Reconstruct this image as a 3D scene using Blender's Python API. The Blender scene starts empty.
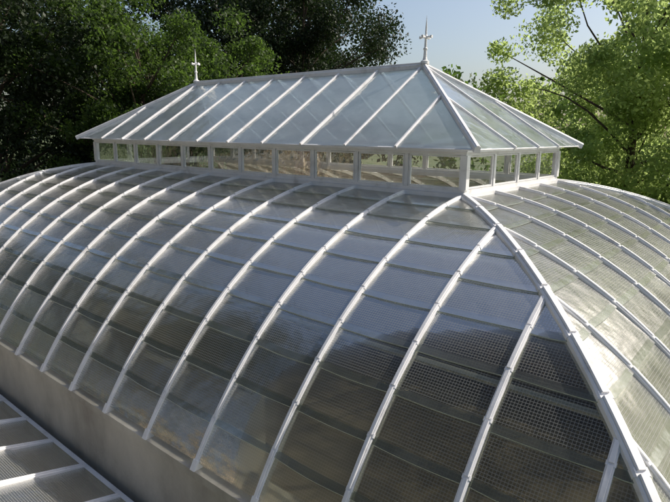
import bpy, math, random
import numpy as np
from mathutils import Vector, Matrix
random.seed(4); rng=np.random.default_rng(4)
S=0.8; EAVE_Z=2.6
R,A0,A1=5.5342,0.1250,1.0559
W,H1,OV,H2,RA=3.8855,0.7261,0.3231,2.1586,1.94275
L=11.0
D=R*(math.sin(A1)-math.sin(A0)); H=-R*(math.cos(A0)-math.cos(A1))
Z0=EAVE_Z-H*S
def w2(p): return (p[0]*S,p[1]*S,p[2]*S+Z0)
scene=bpy.context.scene
# ------------------------------------------------------------ node helpers
def newmat(name):
    m=bpy.data.materials.new(name); m.use_nodes=True
    nt=m.node_tree; nt.nodes.clear()
    o=nt.nodes.new('ShaderNodeOutputMaterial')
    return m,nt,o
class N:
    def __init__(s,nt): s.nt=nt
    def n(s,t,**kw):
        x=s.nt.nodes.new(t)
        for k,v in kw.items(): setattr(x,k,v)
        return x
    def l(s,a,b): s.nt.links.new(a,b)
    def math(s,op,a,b=None,clamp=False):
        x=s.n('ShaderNodeMath',operation=op); x.use_clamp=clamp
        for i,v in enumerate((a,b)):
            if v is None: continue
            if isinstance(v,(int,float)): x.inputs[i].default_value=v
            else: s.l(v,x.inputs[i])
        return x.outputs[0]
    def noise(s,scale,detail=4,rough=.55,vec=None,mscale=None):
        x=s.n('ShaderNodeTexNoise'); x.inputs['Scale'].default_value=scale
        x.inputs['Detail'].default_value=detail; x.inputs['Roughness'].default_value=rough
        if vec is None: vec=s.n('ShaderNodeTexCoord').outputs['Object']
        if mscale:
            mp=s.n('ShaderNodeMapping'); mp.inputs['Scale'].default_value=mscale
            s.l(vec,mp.inputs[0]); vec=mp.outputs[0]
        s.l(vec,x.inputs['Vector']); return x.outputs['Fac']
    def ramp(s,f,stops):
        x=s.n('ShaderNodeValToRGB'); e=x.color_ramp.elements
        while len(e)<len(stops): e.new(.5)
        for i,(p,c) in enumerate(stops):
            e[i].position=p; e[i].color=(*c,1) if len(c)==3 else c
        s.l(f,x.inputs[0]); return x.outputs[0]
    def maprange(s,f,a,b,c,d):
        x=s.n('ShaderNodeMapRange')
        for i,v in enumerate((a,b,c,d)): x.inputs[i+1].default_value=v
        s.l(f,x.inputs[0]); return x.outputs[0]
    def mix(s,f,a,b):
        x=s.n('ShaderNodeMixShader')
        if isinstance(f,(int,float)): x.inputs[0].default_value=f
        else: s.l(f,x.inputs[0])
        s.l(a,x.inputs[1]); s.l(b,x.inputs[2]); return x.outputs[0]
    def bump(s,h,st,dist):
        x=s.n('ShaderNodeBump'); x.inputs['Strength'].default_value=st; x.inputs['Distance'].default_value=dist
        s.l(h,x.inputs['Height']); return x.outputs[0]
def principled(name,stops,scale=6,rough=.6,bump=.3,bd=.01,mscale=None,detail=6,metal=0,spec=.4):
    m,nt,o=newmat(name); k=N(nt)
    f=k.noise(scale,detail,.6,mscale=mscale)
    p=k.n('ShaderNodeBsdfPrincipled'); p.inputs['Roughness'].default_value=rough
    p.inputs['Metallic'].default_value=metal; p.inputs['Specular IOR Level'].default_value=spec
    k.l(k.ramp(f,stops),p.inputs['Base Color'])
    if bump:
        f2=k.noise(scale*5,4,.6,mscale=mscale); k.l(k.bump(f2,bump,bd),p.inputs['Normal'])
    k.l(p.outputs[0],o.inputs[0]); return m
def glass(name,tint,dirt_sheen0,dirt_sheen1,rough,wire,dirt_sheen_col,fmul=1.6,streak=(1,1,1),dscale=1.4,wob=.25,wd_=.085,blur=0,wcol=.36):
    m,nt,o=newmat(name); k=N(nt)
    uv=k.n('ShaderNodeUVMap').outputs[0]
    tr=k.n('ShaderNodeBsdfTransparent'); tr.inputs[0].default_value=(*tint,1)
    trs=tr.outputs[0]
    if blur:
        rf=k.n('ShaderNodeBsdfRefraction'); rf.inputs['Color'].default_value=(*tint,1)
        rf.inputs['Roughness'].default_value=.42; rf.inputs['IOR'].default_value=1.08
        trs=k.mix(blur,trs,rf.outputs[0])
    gl=k.n('ShaderNodeBsdfGlossy'); gl.inputs['Roughness'].default_value=rough
    gl.inputs[0].default_value=(1,1,1,1)
    h=k.noise(3.0,3,.5)
    if wire:
        sep=k.n('ShaderNodeSeparateXYZ'); k.l(uv,sep.inputs[0])
        ms=[]
        for i,wt in ((0,.8),(1,1.0)):
            fr=k.math('FRACT',k.math('MULTIPLY',sep.outputs[i],1/wire))
            ms.append(k.math('MULTIPLY',k.math('LESS_THAN',k.math('ABSOLUTE',k.math('SUBTRACT',fr,.5)),wd_),wt))
        wm=k.math('MAXIMUM',ms[0],ms[1])
        fl=k.math('SINE',k.math('MULTIPLY',sep.outputs[0],2*math.pi/(wire/2)))
        h=k.math('ADD',h,k.math('MULTIPLY',fl,.016))
    bmp=k.bump(h,wob,.05)
    k.l(bmp,gl.inputs['Normal'])
    fz=k.n('ShaderNodeFresnel'); fz.inputs[0].default_value=1.5
    ff=k.math('MULTIPLY',fz.outputs[0],fmul,True)
    base=k.mix(ff,trs,gl.outputs[0])
    df=k.n('ShaderNodeBsdfDiffuse'); df.inputs[0].default_value=(*dirt_sheen_col,1)
    tl=k.n('ShaderNodeBsdfTranslucent'); tl.inputs[0].default_value=(*dirt_sheen_col,1)
    ds=k.mix(.5,df.outputs[0],tl.outputs[0])
    dn=k.noise(dscale,7,.65,mscale=streak)
    base=k.mix(k.maprange(dn,.35,.7,dirt_sheen0,dirt_sheen1),base,ds)
    if wire:
        wd=k.n('ShaderNodeBsdfDiffuse'); wd.inputs[0].default_value=(wcol,wcol*1.0,wcol*.92,1)
        base=k.mix(k.math('MULTIPLY',wm,.55),base,wd.outputs[0])
    k.l(base,o.inputs[0]); return m
def leafmat(name,dark,light,trans,tfac=.45):
    m,nt,o=newmat(name); k=N(nt)
    at=k.n('ShaderNodeAttribute'); at.attribute_name='lv'
    f=k.noise(.55,3,.5)
    s=k.math('ADD',k.math('MULTIPLY',at.outputs['Fac'],.5),k.math('MULTIPLY',k.maprange(f,.35,.65,0,1),.5))
    c=k.ramp(s,[(.1,dark),(.9,light)])
    df=k.n('ShaderNodeBsdfPrincipled'); df.inputs['Roughness'].default_value=.5; df.inputs['Specular IOR Level'].default_value=.25
    k.l(c,df.inputs['Base Color'])
    tl=k.n('ShaderNodeBsdfTranslucent')
    c2=k.ramp(s,[(.1,tuple(v*.7 for v in trans)),(.9,trans)]); k.l(c2,tl.inputs[0])
    k.l(k.mix(tfac,df.outputs[0],tl.outputs[0]),o.inputs[0]); return m
M={}
M['white']=principled('white_paint',[(.25,(.56,.54,.53)),(.42,(.78,.77,.77)),(.7,(.86,.85,.86))],scale=5,rough=.4,bump=.15,bd=.004)
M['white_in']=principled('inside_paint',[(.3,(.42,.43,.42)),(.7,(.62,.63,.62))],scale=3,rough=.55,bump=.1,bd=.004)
M['glass']=glass('wired_glass',(.62,.63,.57),.014,.065,.18,.024,(.48,.46,.39),.54,wob=.35,blur=.4)
M['lap']=glass('glass_lap_dirt',(.5,.54,.5),.12,.27,.2,None,(.50,.50,.45),.65,dscale=5)
M['edge']=principled('glass_edge',[(.3,(.34,.38,.35)),(.7,(.55,.60,.56))],rough=.3,bump=0)
M['lglass']=glass('lantern_roof_glass',(.62,.72,.77),.16,.36,.08,None,(.70,.77,.82),1.8,streak=(1,1,1),dscale=2.0,wob=.5,blur=.72)  # bluish dirt layer here paints sky sheen into the roof glass
M['wglass']=glass('lantern_window_glass',(.97,.98,.96),.01,.05,.03,None,(.75,.75,.7),.6)
M['stone']=principled('concrete_wall',[(.25,(.30,.27,.23)),(.5,(.46,.43,.37)),(.75,(.58,.54,.47))],scale=1.6,rough=.85,bump=.6,bd=.02,mscale=(1,1,.6),detail=9)
M['sand']=principled('pale_gravel',[(.3,(.48,.39,.27)),(.7,(.66,.56,.42))],scale=1.5,rough=.95,bump=.5,bd=.02)
M['stucco']=principled('stucco',[(.3,(.46,.36,.24)),(.7,(.56,.46,.33))],scale=2,rough=.9,bump=.4)
M['tiles']=principled('roof_slates',[(.3,(.10,.10,.10)),(.7,(.18,.17,.17))],scale=6,rough=.9,bump=.6,bd=.03)
M['floor']=principled('tan_floor',[(.3,(.12,.10,.07)),(.7,(.24,.20,.14))],scale=2,rough=.9,bump=.4)
M['wood']=principled('bench_wood',[(.3,(.16,.11,.07)),(.7,(.30,.22,.15))],scale=3,rough=.7,mscale=(1,8,1))
M['pot']=principled('terracotta',[(.3,(.30,.12,.06)),(.7,(.45,.20,.11))],scale=8,rough=.8)
M['metal']=principled('gutter_metal',[(.3,(.16,.16,.15)),(.7,(.30,.29,.27))],scale=4,rough=.6)
M['bark']=principled('bark',[(.3,(.05,.035,.025)),(.7,(.13,.10,.075))],scale=4,rough=.95,bump=.8,bd=.03,mscale=(3,3,.6))
m,nt,o=newmat('glow_sheet_cloth'); k=N(nt)  # cream translucent cloth for the added glow sheets
c=k.ramp(k.noise(1.2,5,.6,mscale=(1,.4,.4)),[(.3,(.56,.43,.27)),(.7,(.78,.66,.48))])
a_=k.n('ShaderNodeBsdfDiffuse'); b_=k.n('ShaderNodeBsdfTranslucent'); k.l(c,a_.inputs[0]); k.l(c,b_.inputs[0])
k.l(k.mix(.6,a_.outputs[0],b_.outputs[0]),o.inputs[0]); M['cloth']=m
# ------------------------------------------------------------ mesh builder
class MB:
    def __init__(s): s.v=[];s.f=[];s.mi=[];s.uv=[]
    def quad(s,ps,mi=0,uv=None):
        b=len(s.v); s.v+= [tuple(p) for p in ps]; s.f.append(tuple(range(b,b+len(ps)))); s.mi.append(mi)
        s.uv+= uv if uv else [(0,0)]*len(ps)
    def ring(s,rings,mi=0,caps=True):
        b=len(s.v); n=len(rings[0])
        for r in rings: s.v+=[tuple(p) for p in r]
        for i in range(len(rings)-1):
            for j in range(n):
                s.f.append((b+i*n+j,b+i*n+(j+1)%n,b+(i+1)*n+(j+1)%n,b+(i+1)*n+j)); s.mi.append(mi); s.uv+=[(0,0)]*4
        if caps:
            s.f.append(tuple(b+j for j in range(n))[::-1]); s.mi.append(mi); s.uv+=[(0,0)]*n
            e=b+(len(rings)-1)*n
            s.f.append(tuple(e+j for j in range(n))); s.mi.append(mi); s.uv+=[(0,0)]*n
    def box(s,lo,hi,mi=0,bv=0.0):
        x0,y0,z0=lo;x1,y1,z1=hi
        s.ring([[(x0,y0,z0),(x1,y0,z0),(x1,y1,z0),(x0,y1,z0)],[(x0,y0,z1),(x1,y0,z1),(x1,y1,z1),(x0,y1,z1)]],mi)
    def sweep(s,path,norms,w,h0,h1,mi=0,ch=.12):
        P=[Vector(p) for p in path]; rings=[]
        for i,p in enumerate(P):
            t=(P[min(i+1,len(P)-1)]-P[max(i-1,0)]).normalized(); n=Vector(norms[i]).normalized()
            sd=t.cross(n).normalized(); n=sd.cross(t).normalized()
            c=w*ch
            rings.append([p+sd*a+n*b for a,b in ((-w/2,h0),(w/2,h0),(w/2,h1-c),(w/2-c,h1),(-w/2+c,h1),(-w/2,h1-c))])
        s.ring(rings,mi)
    def lathe(s,c,prof,n=16,mi=0):
        rings=[]
        for r,z in prof: rings.append([(c[0]+r*math.cos(2*math.pi*j/n),c[1]+r*math.sin(2*math.pi*j/n),c[2]+z) for j in range(n)])
        s.ring(rings,mi)
    def obj(s,name,mats,parent=None,unit=True,smooth=False):
        me=bpy.data.meshes.new(name)
        v=[w2(p) for p in s.v] if unit else s.v
        me.from_pydata(v,[],s.f)
        for m in mats: me.materials.append(m)
        me.polygons.foreach_set('material_index',s.mi)
        ul=me.uv_layers.new(name='UVMap'); ul.data.foreach_set('uv',np.array(s.uv,dtype=np.float32).ravel())
        if smooth: me.polygons.foreach_set('use_smooth',[True]*len(s.f))
        me.update()
        o=bpy.data.objects.new(name,me); scene.collection.objects.link(o)
        if parent: o.parent=parent
        return o
def empty(name):
    e=bpy.data.objects.new(name,None); scene.collection.objects.link(e); return e
GH=empty('victorian_greenhouse')
# ------------------------------------------------------------ curved roof
def dz(a,off=0.0): return (R+off)*math.sin(a)-R*math.sin(A0), -(R*math.cos(A0)-(R+off)*math.cos(a))
def a_of(d): return math.asin((d+R*math.sin(A0))/R)
SIDES={'front':(L,lambda t,d:(t-L,-d),(0,-1)),'back':(L,lambda t,d:(t-L,W+d),(0,1)),
       'right':(W,lambda t,d:(d,t),(1,0)),'left':(W,lambda t,d:(-L-d,t),(-1,0))}
NP=10; dA=(A1-A0)/NP
roofglass=MB(); ribs=MB(); purl=MB()
def ribsweep(mb,mapf,nv,t,a_s,a_e,w,h0,h1,n=24,mi=0):
    pts=[];ns=[]
    for i in range(n+1):
        a=a_s+(a_e-a_s)*i/n; d,z=dz(a); x,y=mapf(t,d)
        pts.append((x,y,z)); ns.append((nv[0]*math.sin(a),nv[1]*math.sin(a),math.cos(a)))
    mb.sweep(pts,ns,w,h0,h1,mi)
for sn,(Ls,mapf,nv) in SIDES.items():
    nb=int(round(Ls)); st=Ls/nb
    ts=[-4.0,-3.0,-2.0,-1.0]+[st*i for i in range(nb+1)]+[Ls+1,Ls+2,Ls+3,Ls+4]
    bays=[(-D,-4)]+[(ts[i],ts[i+1]) for i in range(len(ts)-1)]+[(Ls+4,Ls+D)]
    for (ta,tb) in bays:
        for pz in range(NP):
            jit=rng.normal()*.0012; jit2=rng.normal()*.0028; sag=rng.normal()*.0008+.0025; ja=rng.normal()*.0012; tilt=rng.normal()*.0012
            as_=A0+pz*dA; ae=as_+dA+.012
            if pz==NP-1: ae=A1
            nvv=7;nu=8
            rows=[]
            for j in range(nvv+1):
                v=j/nvv; row=[]
                for i in range(nu+1):
                    u=i/nu
                    sg=(sag*math.sin(math.pi*u)+tilt*(u-.5))*v if pz<NP-1 else 0
                    a=as_+(ae-as_)*v+sg+ja*v*(1 if pz<NP-1 else 0)
                    a=min(a,A1+.01)
                    off=.004+.022*v+jit+jit2*(u-.5)*2+ .004*math.sin(math.pi*u)*v
                    d,z=dz(a,off)
                    dd=dz(min(a,A1))[0]
                    lo=max(ta,-dd); hi=min(tb,Ls+dd)
                    ok=hi-lo>0.004
                    t=lo+(hi-lo)*u if ok else (max(min((lo+hi)/2,tb),ta))
                    x,y=mapf(t,d); row.append(((x,y,z),ok,(t*S,a*R*S)))
                rows.append(row)
            for j in range(nvv):
                for i in range(nu):
                    q=[rows[j][i],rows[j][i+1],rows[j+1][i+1],rows[j+1][i]]
                    if sum(1 for c in q if c[1])<3: continue
                    roofglass.quad([c[0] for c in q],0 if j<nvv-1 or pz==NP-1 else 1,[c[2] for c in q])
            if pz<NP-1:
                for i in range(nu):
                    b0=rows[nvv][i];b1=rows[nvv][i+1]
                    if not(b0[1] and b1[1]): continue
                    def sh(p,dn,dt):
                        return (p[0]+nv[0]*(dn*.8+dt*.75),p[1]+nv[1]*(dn*.8+dt*.75),p[2]+dn*.7-dt*.7)
                    roofglass.quad([sh(b0[0],.001,-.001),sh(b1[0],.001,-.001),sh(b1[0],-.011,.005),sh(b0[0],-.011,.005)],2)
    for t in ts:
        exc=max(0,-t,t-Ls)
        if exc>D-.05: continue
        a_s=a_of(exc) if exc>0 else A0
        wdt=.068
        ribsweep(ribs,mapf,nv,t,a_s+.004,A1+.012,wdt,-.045,.042)
        for pz in range(NP):
            s0=max(A0+pz*dA,a_s+.01); s1=A0+(pz+1)*dA
            if s1-s0<.02: continue
            ribsweep(ribs,mapf,nv,t+rng.normal()*.002,s0+.0025,s1-.0015,.042,.043,.054+rng.uniform(0,.007),4)
            if pz<NP-1: ribsweep(ribs,mapf,nv,t,s1-.004,s1+.003,wdt+.006+rng.uniform(0,.010),.0,.045,2)
        ribsweep(ribs,mapf,nv,t,A1-.004,A1+.018,wdt+.02,-.05,.06,2)
    for pz in (3,6):
        a=A0+pz*dA+.02; d,z=dz(a,-.09)
        x0,y0=mapf(-d,d);x1,y1=mapf(Ls+d,d)
        n=(nv[0]*math.sin(a),nv[1]*math.sin(a),math.cos(a))
        purl.sweep([(x0,y0,z),(x1,y1,z)],[n,n],.05,-.03,.03)
for (sx,sy,cx0,cy0) in ((1,-1,0,0),(1,1,0,W),(-1,-1,-L,0),(-1,1,-L,W)):
    def hp(a_s,a_e,n):
        pts=[];ns=[]
        for i in range(n+1):
            a=a_s+(a_e-a_s)*i/n; d,z=dz(a); pts.append((cx0+sx*d,cy0+sy*d,z))
            ns.append((sx*math.sin(a)*.7,sy*math.sin(a)*.7,math.cos(a)))
        return pts,ns
    p,n=hp(A0,A1+.01,30); ribs.sweep(p,n,.125,-.05,.05)
    for pz in range(NP):
        p,n=hp(A0+pz*dA+.002,A0+(pz+1)*dA-.002,4); ribs.sweep(p,n,.07,.051,.072+rng.uniform(0,.006))
        if pz<NP-1:
            p,n=hp(A0+(pz+1)*dA-.006,A0+(pz+1)*dA+.004,2); ribs.sweep(p,n,.138,.0,.055)
roofglass.obj('roof_glass_panes',[M['glass'],M['lap'],M['edge']],GH)
ribs.obj('glazing_bars',[M['white']],GH)
purl.obj('purlins',[M['white_in']],GH)
# cloth sheets added inside the lowest panes, imitating the beige glow
bl=MB()
for b in range(1,11):
    ta=L-b-.0-.96; tb=ta+.92; ast=.875+rng.normal()*.02
    if b in (4,7): ast+=.05
    for i in range(10):
        for j in range(8):
            def bp(i,j):
                a=ast+(A1-.012-ast)*j/8; off=-.15+.012*math.sin(i*1.9+b)+.008*math.sin(j*2.3+b*2)
                d,z=dz(a,off); return (ta+(tb-ta)*i/10-L,-d,z)
            bl.quad([bp(i,j),bp(i+1,j),bp(i+1,j+1),bp(i,j+1)])
bl.obj('beige_glow_sheets',[M['cloth']],GH,smooth=True)
# ------------------------------------------------------------ lantern
lf=MB(); lg=MB(); lr=MB()
zt=H1-.06
def ring_frame(mb,o,w,z0,z1):
    mb.box((-L-o,-o,z0),(o,-o+w,z1)); mb.box((-L-o,W+o-w,z0),(o,W+o,z1))
    mb.box((-L-o,-o+w+.001,z0),(-L-o+w,W+o-w-.001,z1)); mb.box((o-w,-o+w+.001,z0),(o,W+o-w-.001,z1))
ring_frame(lf,.075,.15,-.03,.055)
ring_frame(lf,.035,.07,.057,.115)
ring_frame(lf,.035,.07,zt-.045,zt-.002)
ring_frame(lf,.06,.12,zt,zt+.045)
def post(x,y,hw,z0=.117,z1=zt-.047): lf.box((x-hw,y-hw*.85,z0),(x+hw,y+hw*.85,z1))
xs=[-i for i in range(12)]; ys=[W*i/4 for i in range(5)]
def sash(p0,p1,nrm,th=.018):
    d=Vector((p1[0]-p0[0],p1[1]-p0[1],0)); ln=d.length; d/=ln; n=Vector((nrm[0],nrm[1],0))
    def bar(a,b,z0,z1,th=.018):
        A=Vector((p0[0],p0[1],0))+d*a; B=Vector((p0[0],p0[1],0))+d*b
        q=[A-n*th,B-n*th,B+n*th,A+n*th]
        lf.ring([[(v.x,v.y,z0) for v in q],[(v.x,v.y,z1) for v in q]])
    a,b=.047,ln-.047; z0,z1=.121,zt-.051
    bar(a,a+.024,z0,z1); bar(b-.024,b,z0,z1); bar(a+.025,b-.025,z0,z0+.026); bar(a+.025,b-.025,z1-.024,z1)
    A=Vector((p0[0],p0[1],0))+d*(a+.02);B=Vector((p0[0],p0[1],0))+d*(b-.02)
    lg.quad([(A.x,A.y,z0+.02),(B.x,B.y,z0+.02),(B.x,B.y,z1-.02),(A.x,A.y,z1-.02)],0,[(0,0),(1,0),(1,1),(0,1)])
for yy,nn in ((0,-1),(W,1)):
    for i,x in enumerate(xs): post(x,yy,.058 if i in(0,11) else .034)
    for i in range(11): sash((xs[i],yy),(xs[i+1],yy),(0,nn))
for xx,nn in ((0,1),(-L,-1)):
    for i in (1,2,3): post(xx,ys[i],.034)
    for i in range(4): sash((xx,ys[i]),(xx,ys[i+1]),(nn,0))
slope=(H2-H1)/(RA+OV)
def rz(d): return H1+slope*(d+OV)
ax0,ax1=-L+RA,-RA
def roofpt(side,t,d,off=0):
    z=rz(d)
    c=1/math.hypot(1,slope); sn=slope*c
    if side=='front': p=(t,d,z);n=(0,-sn,c)
    if side=='back': p=(t,W-d,z);n=(0,sn,c)
    if side=='right': p=(-d,t,z);n=(sn,0,c)
    if side=='left': p=(-L+d,t,z);n=(-sn,0,c)
    return tuple(p[i]+n[i]*off for i in range(3)),n
def lroof(side,lo,hi,ticks):
    tk=[lo-OV]+ticks+[hi+OV]
    for i in range(len(tk)-1):
        ta,tb=tk[i],tk[i+1]; tw=rng.normal()*.006
        ds=[-OV+(RA+OV)*j/12 for j in range(13)]
        for j in range(12):
            row=[]
            for d in (ds[j],ds[j+1]):
                a=max(ta,lo+d);b=min(tb,hi-d)
                if b<a:
                    if ta>=(lo+hi)/2-1e-6 : a=b=min(max(hi-d,ta),tb)
                    else: a=b=max(min(lo+d,tb),ta)
                row.append((a,b))
            (a0,b0),(a1,b1)=row
            if b0-a0<.003: continue
            q=[roofpt(side,a0,ds[j],tw)[0],roofpt(side,b0,ds[j],-tw)[0],roofpt(side,b1,ds[j+1],-tw)[0],roofpt(side,a1,ds[j+1],tw)[0]]
            lr.quad(q,0,[(a0*S,ds[j]),(b0*S,ds[j]),(b1*S,ds[j+1]),(a1*S,ds[j+1])])
    for t in ticks:
        dend=min(RA-.02,t-lo if t-lo<RA else 9,hi-t if hi-t<RA else 9)
        if dend<.05: continue
        pts=[roofpt(side,t,-OV-.02),roofpt(side,t,dend)]
        lf.sweep([p[0] for p in pts],[p[1] for p in pts],.040,-.03,.035)
    A=roofpt(side,lo-OV,-OV);B=roofpt(side,hi+OV,-OV)
    lf.sweep([A[0],B[0]],[A[1],B[1]],.03,-.02,-.003)
TK=[-float(i) for i in range(11,-1,-1)]
lroof('front',-L,0,TK); lroof('back',-L,0,TK)
lroof('right',0,W,ys[:]); lroof('left',0,W,ys[:])
for ex,ey,rx in ((OV,-OV,ax1),(OV,W+OV,ax1),(-L-OV,-OV,ax0),(-L-OV,W+OV,ax0)):
    n=Vector((1 if ex>0 else -1,-1 if ey<0 else 1,2.2))
    a=Vector((ex,ey,H1)); b=Vector((rx,W/2,H2)); a2=a-(b-a)*.012
    lf.sweep([a2,b],[n,n],.085,-.04,.052)
    lf.sweep([a2,b],[n,n],.045,.053,.066)
lf.sweep([(ax0-.05,W/2,H2),(ax1+.05,W/2,H2)],[(0,0,1)]*2,.12,-.05,.05)
lf.sweep([(ax0-.05,W/2,H2),(ax1+.05,W/2,H2)],[(0,0,1)]*2,.06,.051,.085)
for i in range(1,11):
    lf.box((-i-.02,.04,zt-.06),(-i+.02,W-.04,zt-.005))
fin=MB()
for fx in (ax0,ax1):
    c=(fx,W/2,H2+.05)
    fin.lathe(c,[(.08,0),(.08,.05),(.048,.07),(.034,.12),(.028,.24),(.04,.26),(.04,.28),(.024,.30),(.022,.44),(.032,.46),(.032,.50),(.02,.52),(.016,.66),(.010,.74),(.002,.86)],14)
    for k in range(4):
        ca,sa=math.cos(k*math.pi/2),math.sin(k*math.pi/2)
        path=[(c[0]+ca*r,c[1]+sa*r,c[2]+.48) for r in (.015,.06,.10)]
        fin.sweep(path,[(0,0,1)]*3,.03,-.014,.014)
        path=[(c[0]+ca*r,c[1]+sa*r,c[2]+.48) for r in (.098,.12,.132)]
        fin.sweep(path,[(0,0,1)]*3,.045,-.024,.024)
fin.obj('finials',[M['white']],GH)
lf.obj('lantern_frame',[M['white']],GH); lg.obj('lantern_windows',[M['wglass']],GH); lr.obj('lantern_roof_glass',[M['lglass']],GH)
# ------------------------------------------------------------ base wall, interior (unit coords)
bw=MB(); zg=-Z0/S
def rect_wall(mb,x0,x1,y0,y1,t,za,zb,mi=0):
    mb.box((x0,y0,za),(x1,y0+t,zb),mi);mb.box((x0,y1-t,za),(x1,y1,zb),mi)
    mb.box((x0,y0+t+.001,za),(x0+t,y1-t-.001,zb),mi);mb.box((x1-t,y0+t+.001,za),(x1,y1-t-.001,zb),mi)
e=D+.06
rect_wall(bw,-L-e,e,-e,W+e,.35,zg,H-.16)
rect_wall(bw,-L-e-.03,e+.03,-e-.03,W+e+.03,.43,H-.158,H-.06)
bw.obj('masonry_wall',[M['stone']],GH)
fl=MB(); fl.box((-L-D+.3,-D+.3,zg+.005),(D-.3,W+D-.3,zg+.05)); fl.obj('floor',[M['floor']],GH)
RB=empty('added_beige_bed')  # added bed; cream gravel gives the warm tone seen behind the low panes
rb=MB(); bx0,bx1,by0,by1=-L-D+.36,-2.4,-D+.36,-D+2.3; bz=H-.45
rb.box((bx0,by1-.15,zg+.06),(bx1,by1,bz)); rb.box((bx1-.15,by0,zg+.06),(bx1,by1-.151,bz)); rb.obj('bed_wall',[M['stone']],RB)
rs=MB(); nx,ny=60,10
for i in range(nx):
    for j in range(ny):
        def hh(i,j):
            X=bx0+(bx1-.151-bx0)*i/nx; Y=by0+(by1-.151-by0)*j/ny
            return (X,Y,bz-.06+.03*math.sin(X*3.1)*math.cos(Y*4.3)+.02*math.sin(X*7+Y*5))
        rs.quad([hh(i,j),hh(i+1,j),hh(i+1,j+1),hh(i,j+1)])
rs.obj('gravel',[M['sand']],RB)
def bench(x0,x1,y0,y1,name='plant_bench'):
    b=MB(); zt_=zg+1.1
    n=max(2,int(round((y1-y0)/.16)))
    for i in range(n):
        ya=y0+(y1-y0)*i/n; b.box((x0,ya,zt_),(x1,ya+(y1-y0)/n-.03,zt_+.05))
    m=int((x1-x0)/1.5)+1
    for i in range(m+1):
        xx=x0+.1+(x1-x0-.25)*i/m
        for yy in (y0+.08,y1-.16): b.box((xx,yy,zg+.051),(xx+.08,yy+.08,zt_-.061))
        b.box((xx,y0+.02,zt_-.06),(xx+.08,y1-.04,zt_-.001))
    return b.obj(name,[M['wood']])
bench(-L-2.6,2.4,W+D-2.0,W+D-.6)
# ------------------------------------------------------------ leaves
def leafmesh(name,centers,rads,per,size,mat,parent=None,flat=.8):
    cs=np.repeat(centers,per,axis=0); rr=np.repeat(rads,per)
    n=len(cs)
    dirs=rng.normal(size=(n,3)); dirs/=np.linalg.norm(dirs,axis=1)[:,None]
    rad=rng.random(n)**.45
    P=cs+dirs*(rr*rad)[:,None]*np.array([1,1,flat])
    a=rng.normal(size=(n,3)); a[:,2]-=.5; a/=np.linalg.norm(a,axis=1)[:,None]
    b=rng.normal(size=(n,3)); b-=a*(a*b).sum(1)[:,None]; b/=np.linalg.norm(b,axis=1)[:,None]
    sz=size*rng.uniform(.6,1.35,n)[:,None]
    v=np.stack([P-a*sz*.5,P+b*sz*.28,P+a*sz*.5,P-b*sz*.28],1).reshape(-1,3)
    me=bpy.data.meshes.new(name); me.vertices.add(4*n); me.vertices.foreach_set('co',v.astype(np.float32).ravel())
    me.loops.add(4*n); me.loops.foreach_set('vertex_index',np.arange(4*n,dtype=np.int32))
    me.polygons.add(n); me.polygons.foreach_set('loop_start',np.arange(0,4*n,4,dtype=np.int32)); me.polygons.foreach_set('loop_total',np.full(n,4,dtype=np.int32))
    at=me.attributes.new('lv','FLOAT','FACE'); at.data.foreach_set('value',rng.random(n).astype(np.float32))
    me.materials.append(mat); me.update(); me.validate()
    o=bpy.data.objects.new(name,me); scene.collection.objects.link(o)
    if parent: o.parent=parent
    return o
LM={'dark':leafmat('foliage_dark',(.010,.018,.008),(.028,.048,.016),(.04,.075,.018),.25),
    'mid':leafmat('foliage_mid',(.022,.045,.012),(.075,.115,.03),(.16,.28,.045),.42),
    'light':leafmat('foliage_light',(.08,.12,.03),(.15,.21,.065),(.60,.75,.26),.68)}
def tube(mb,p0,p1,r0,r1,n=8,bend=.0):
    p0=Vector(p0);p1=Vector(p1); t=(p1-p0).normalized(); u=t.orthogonal().normalized(); w=t.cross(u)
    off=Vector((rng.normal(),rng.normal(),rng.normal()))*bend*(p1-p0).length
    rings=[]
    for i in range(6):
        k=i/5; c=p0.lerp(p1,k)+off*math.sin(math.pi*k); r=r0+(r1-r0)*k
        rings.append([c+u*r*math.cos(2*math.pi*j/n)+w*r*math.sin(2*math.pi*j/n) for j in range(n)])
    mb.ring(rings,0)
def tree(name,x,y,h,cr,base,mat,ncl=90,per=330,size=.17,clr=.9,lean=(0,0),thin=1.0):
    e=empty(name)
    tb=MB(); top=Vector((x+lean[0],y+lean[1],h*.82))
    tube(tb,(x,y,-.1),top,(cr*.06+.08)*thin,.04,10,.03)
    cs=[]
    hh=(h-base)/2; cz=base+hh
    while len(cs)<ncl:
        d=rng.normal(size=3); d/=np.linalg.norm(d); r=rng.random()**.4
        p=d*r
        rr=cr*(1+.22*math.sin(3*math.atan2(p[1],p[0])+x)+.15*math.sin(5*math.atan2(p[1],p[0])+2*y))
        cs.append((x+lean[0]*.6+p[0]*rr,y+lean[1]*.6+p[1]*rr,cz+p[2]*hh))
    cs=np.array(cs); rads=clr*rng.uniform(.5,1.3,ncl)
    for i in range(0,ncl,3):
        k=min(.95,max(.15,(cs[i][2]-.25*cr)/top.z*.8)); a=Vector((x,y,0)).lerp(top,k)
        tube(tb,a,cs[i],(.03+.04*(1-k)+cr*.008)*thin,.012,6,.06)
    tb.obj('trunk',[M['bark']],e,unit=False)
    leafmesh('crown',cs,rads,per,size,LM[mat],e)
    return e
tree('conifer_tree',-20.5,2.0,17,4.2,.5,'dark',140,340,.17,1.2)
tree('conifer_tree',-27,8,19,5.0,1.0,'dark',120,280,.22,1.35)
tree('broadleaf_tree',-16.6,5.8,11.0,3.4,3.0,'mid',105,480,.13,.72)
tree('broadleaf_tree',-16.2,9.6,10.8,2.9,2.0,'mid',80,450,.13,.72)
tree('broadleaf_tree',-23,15.5,19,5.8,1.0,'dark',150,320,.22,1.4)
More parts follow.
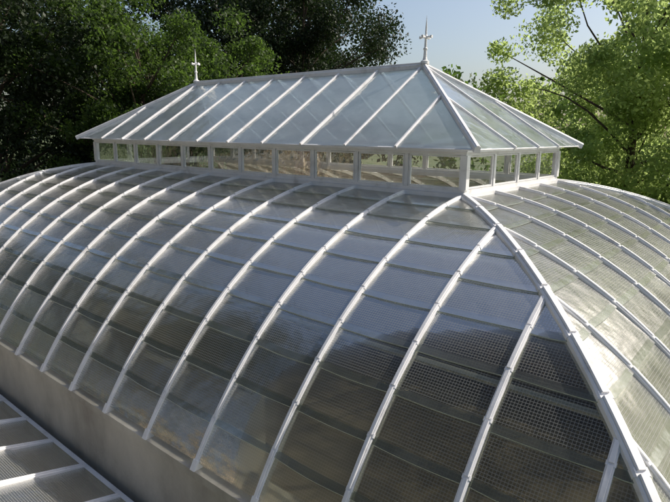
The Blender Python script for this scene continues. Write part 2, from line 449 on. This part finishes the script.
tree('oak_tree',-18.3,16.6,15.5,4.4,1.0,'dark',150,420,.16,1.05)
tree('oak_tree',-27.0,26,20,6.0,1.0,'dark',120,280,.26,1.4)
tree('ash_tree',-1.2,13.6,13.5,4.1,1.4,'light',160,420,.13,.82,thin=.6)
tree('ash_tree',3.2,12.6,13.5,3.6,1.0,'light',120,420,.13,.82,thin=.6)
tree('ash_tree',-3.8,21,9.6,3.2,1.0,'light',85,330,.17,.85,thin=.6)
tree('ash_tree',9.5,13.5,15,4.2,1.0,'light',60,200,.24,1.1)  # added out of view, with the next one, to cut sky glare on panes
tree('ash_tree',13.5,6,14,4.0,1.0,'light',60,180,.26,1.1)
tree('unseen_elm_tree',-19,-8.5,21,5.8,4,'dark',90,150,.38,1.6)  # unseen elms behind the camera, added to darken the reflections in the glass
tree('unseen_elm_tree',-14.5,-12.0,24,5.8,8,'dark',100,150,.38,1.7)
tree('unseen_elm_tree',-12,-27,21,6.5,3,'dark',70,150,.44,1.8)
tree('unseen_elm_tree',0,-18,21,6.0,3,'dark',70,150,.42,1.8)
tree('unseen_elm_tree',-28,-16,24,7,3,'dark',80,150,.42,1.8)
tree('unseen_elm_tree',17,-14,17,5.5,3,'dark',60,150,.42,1.6)
def hedge(name,pts,h,r,mat,dens=3.0,size=.2,per=260):
    cs=[]
    for (x0,y0),(x1,y1) in zip(pts[:-1],pts[1:]):
        ln=math.hypot(x1-x0,y1-y0); n=int(ln*dens)
        for i in range(n):
            k=rng.random(); z=rng.random()**.8*h*(1+.25*math.sin(k*ln*.7+x0))
            cs.append((x0+(x1-x0)*k+rng.normal()*r,y0+(y1-y0)*k+rng.normal()*r,z))
    cs=np.array(cs); return leafmesh(name,cs,rng.uniform(.5,1.0,len(cs))*(size*4+.2),per,size,LM[mat])
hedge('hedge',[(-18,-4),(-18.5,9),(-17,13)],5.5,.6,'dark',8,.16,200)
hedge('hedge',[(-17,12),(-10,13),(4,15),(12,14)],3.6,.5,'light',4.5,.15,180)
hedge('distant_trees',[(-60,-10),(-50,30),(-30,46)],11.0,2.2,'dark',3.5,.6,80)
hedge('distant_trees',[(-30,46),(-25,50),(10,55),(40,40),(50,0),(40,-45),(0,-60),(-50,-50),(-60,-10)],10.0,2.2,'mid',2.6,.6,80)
m,nt,o=newmat('brick'); k=N(nt)
br=k.n('ShaderNodeTexBrick'); br.inputs['Scale'].default_value=4.5
br.inputs['Color1'].default_value=(.38,.17,.09,1);br.inputs['Color2'].default_value=(.30,.13,.07,1);br.inputs['Mortar'].default_value=(.40,.34,.26,1)
mp=k.n('ShaderNodeMapping'); mp.inputs['Rotation'].default_value=(math.pi/2,0,0); tc=k.n('ShaderNodeTexCoord'); k.l(tc.outputs['Object'],mp.inputs[0]); k.l(mp.outputs[0],br.inputs[0])
p=k.n('ShaderNodeBsdfPrincipled'); p.inputs['Roughness'].default_value=.9; k.l(br.outputs[0],p.inputs['Base Color']); k.l(p.outputs[0],o.inputs[0]); M['brick']=m
bwall=MB(); bwall.box((-14.5,10.3,-.05),(-7,10.6,4.1)); bwall.box((-14.6,10.2,4.103),(-6.9,10.7,4.2))
bwall.obj('brick_garden_wall',[M['brick']],unit=False)
# unseen stucco house added on the camera side for its tan reflection
HS=empty('unseen_stucco_house')
hb=MB(); hx0,hx1,hy=-26,-5,-16.0; hz=7.6
wins=[(-24.2+i*2.9) for i in range(7)]
def wallrow(z0,z1,openings):
    x=hx0
    for a,b in openings: hb.box((x,hy-.4,z0),(a,hy,z1)); x=b
    hb.box((x,hy-.4,z0),(hx1,hy,z1))
wallrow(0,1.0,[]); wallrow(1.001,2.6,[(a,a+1.1) for a in wins]); wallrow(2.601,4.4,[]); wallrow(4.401,6.0,[(a,a+1.1) for a in wins]); wallrow(6.001,hz,[])
hb.box((hx0,hy-9,0),(hx0+.4,hy-.401,hz)); hb.box((hx1-.4,hy-9,0),(hx1,hy-.401,hz)); hb.box((hx0+.401,hy-9,0),(hx1-.401,hy-8.6,hz))
hb.obj('walls',[M['stucco']],HS,unit=False)
hr=MB(); yc=hy-4.5
for s_ in (1,-1):
    ye=yc+s_*5.0
    hr.ring([[(hx0-.4,ye,hz),(hx1+.4,ye,hz),(hx1+.4,yc,hz+2.4),(hx0-.4,yc,hz+2.4)],[(hx0-.4,ye,hz+.2),(hx1+.4,ye,hz+.2),(hx1+.4,yc,hz+2.6),(hx0-.4,yc,hz+2.6)]])
hr.obj('roof',[M['tiles']],HS,unit=False)
hw=MB(); hf=MB()
for a in wins:
    for z0,z1 in ((1.0,2.6),(4.4,6.0)):
        hw.box((a,hy-.25,z0),(a+1.1,hy-.23,z1))
        hf.box((a,hy-.22,z0),(a+.07,hy-.16,z1));hf.box((a+1.03,hy-.22,z0),(a+1.1,hy-.16,z1));hf.box((a+.52,hy-.22,z0),(a+.58,hy-.16,z1))
        hf.box((a-.1,hy+.003,z0-.1),(a+1.2,hy+.1,z0))
M['dark']=principled('window_pane',[(.3,(.02,.025,.03)),(.7,(.04,.05,.06))],rough=.08,bump=0)
hw.obj('window_panes',[M['dark']],HS,unit=False); hf.obj('window_frames',[M['white']],HS,unit=False)
m,nt,o=newmat('garden_ground'); k=N(nt)
f=k.noise(.35,8,.65); f2=k.noise(9,5,.6)
c=k.ramp(f,[(.40,(.045,.075,.022)),(.55,(.08,.10,.035)),(.68,(.20,.16,.10))])
p=k.n('ShaderNodeBsdfPrincipled'); p.inputs['Roughness'].default_value=.95; k.l(c,p.inputs['Base Color']); k.l(k.bump(f2,.6,.05),p.inputs['Normal']); k.l(p.outputs[0],o.inputs[0])
g=MB(); g.quad([(-700,-700,0),(700,-700,0),(700,700,0),(-700,700,0)]); g.obj('ground',[m],unit=False)
# ------------------------------------------------------------ adjacent low greenhouse
AG=empty('low_greenhouse')
ag=MB(); agg=MB()
vy,vz,mm=-4.30,-3.80,.25; ry=-7.0
X0,X1=-13.45,-.45
def az_(y): return vz+mm*(vy-y)
ag.box((X0-.05,vy-.07,vz-.13),(X1+.05,vy+.0,vz+.03))
x=X0
while x<=X1+.01:
    nn=(0,mm,1)
    ag.sweep([(x,vy-.072,az_(vy-.072)),(x,ry,az_(ry))],[nn,nn],.07,-.03,.045)
    ag.sweep([(x,vy-.1,az_(vy-.1)),(x,ry,az_(ry))],[nn,nn],.035,.046,.062)
    nn=(0,-mm,1)
    ag.sweep([(x,ry,az_(ry)),(x,2*ry-vy,vz)],[nn,nn],.07,-.03,.045)
    if x<X1-.5:
        yy=vy-.072
        while yy>ry+.01:
            y2=max(ry,yy-.6)
            for sg in (0,1):
                a=(yy if not sg else 2*ry-yy);b=(y2 if not sg else 2*ry-y2)
                z0=az_(yy);z1=az_(y2)
                agg.quad([(x+.03,a,z0+.018),(x+.97,a,z0+.018),(x+.97,b,z1-.004),(x+.03,b,z1-.004)],0,[(x*S,a*S),((x+.94)*S,a*S),((x+.94)*S,b*S),(x*S,b*S)])
                agg.quad([(x+.03,a,z0+.018),(x+.97,a,z0+.018),(x+.97,a,z0+.004),(x+.03,a,z0+.004)],1)
            yy=y2
    x+=1.0
ag.sweep([(X0-.05,ry,az_(ry)),(X1+.05,ry,az_(ry))],[(0,0,1)]*2,.12,-.05,.08)
ag.obj('roof_bars',[M['white']],AG); agg.obj('roof_glass',[M['glass'],M['edge']],AG)
aw=MB(); rect_wall(aw,X0,X1,2*ry-vy+.02,vy-.03,.25,zg,vz-.16); aw.obj('wall',[M['stone']],AG)
gu=MB(); gu.box((X0,vy+.002,vz-.2),(X1,-e-.002,vz-.12)); gu.obj('valley_gutter',[M['metal']],AG)
for i in range(10):
    x=rng.uniform(-12.5,2.0); y=rng.uniform(W+D-1.8,W+D-.9)
    z=zg+1.15; e_=empty('potted_plant'); pb=MB(); pb.lathe((x,y,z),[(.10,0),(.14,.22),(.165,.22),(.165,.28),(.14,.28),(.13,.24)],14)
    pb.obj('pot',[M['pot']],e_)
    h=rng.uniform(.3,.6); c=np.array([w2((x+rng.normal()*.1,y+rng.normal()*.1,z+.35+h*rng.random())) for _ in range(7)])
    leafmesh('leaves',c,np.full(7,.16),70,.09,LM['mid'],e_)
# ------------------------------------------------------------ camera, light
cp=np.array([3.8028,-7.4552,.9230]); yaw,pit,rol,f=-.6995,.2112,.0108,550.8
F=Vector((math.cos(pit)*math.sin(yaw),math.cos(pit)*math.cos(yaw),-math.sin(pit)))
Rv=Vector((math.cos(yaw),-math.sin(yaw),0)); U=Rv.cross(F)
R2=Rv*math.cos(rol)+U*math.sin(rol); U2=U*math.cos(rol)-Rv*math.sin(rol)
cam=bpy.data.cameras.new('camera'); co=bpy.data.objects.new('camera',cam); scene.collection.objects.link(co)
mw=Matrix(((R2.x,U2.x,-F.x),(R2.y,U2.y,-F.y),(R2.z,U2.z,-F.z))).to_4x4(); mw.translation=Vector(w2(cp)); co.matrix_world=mw
cam.sensor_width=36; cam.lens=36*f/670; cam.clip_end=3000; cam.clip_start=.05
scene.camera=co
saz=math.radians(36)
sel=math.radians(43)
sd=Vector((math.sin(saz)*math.cos(sel),math.cos(saz)*math.cos(sel),math.sin(sel)))
sun=bpy.data.lights.new('sun','SUN'); sun.energy=5.0; sun.angle=math.radians(.5); sun.color=(1,.93,.82)
so=bpy.data.objects.new('sun',sun); scene.collection.objects.link(so); so.rotation_euler=sd.to_track_quat('Z','Y').to_euler()
w=bpy.data.worlds.new('World'); scene.world=w; w.use_nodes=True; nt=w.node_tree
bg=nt.nodes['Background']; sk=nt.nodes.new('ShaderNodeTexSky'); sk.sky_type='NISHITA'; sk.sun_disc=False
sk.sun_elevation=sel; sk.sun_rotation=saz; sk.air_density=1.0; sk.dust_density=3.2; sk.ozone_density=.8
nt.links.new(sk.outputs[0],bg.inputs[0]); bg.inputs[1].default_value=.15
scene.view_settings.view_transform='Standard'; scene.view_settings.look='None'; scene.view_settings.exposure=0
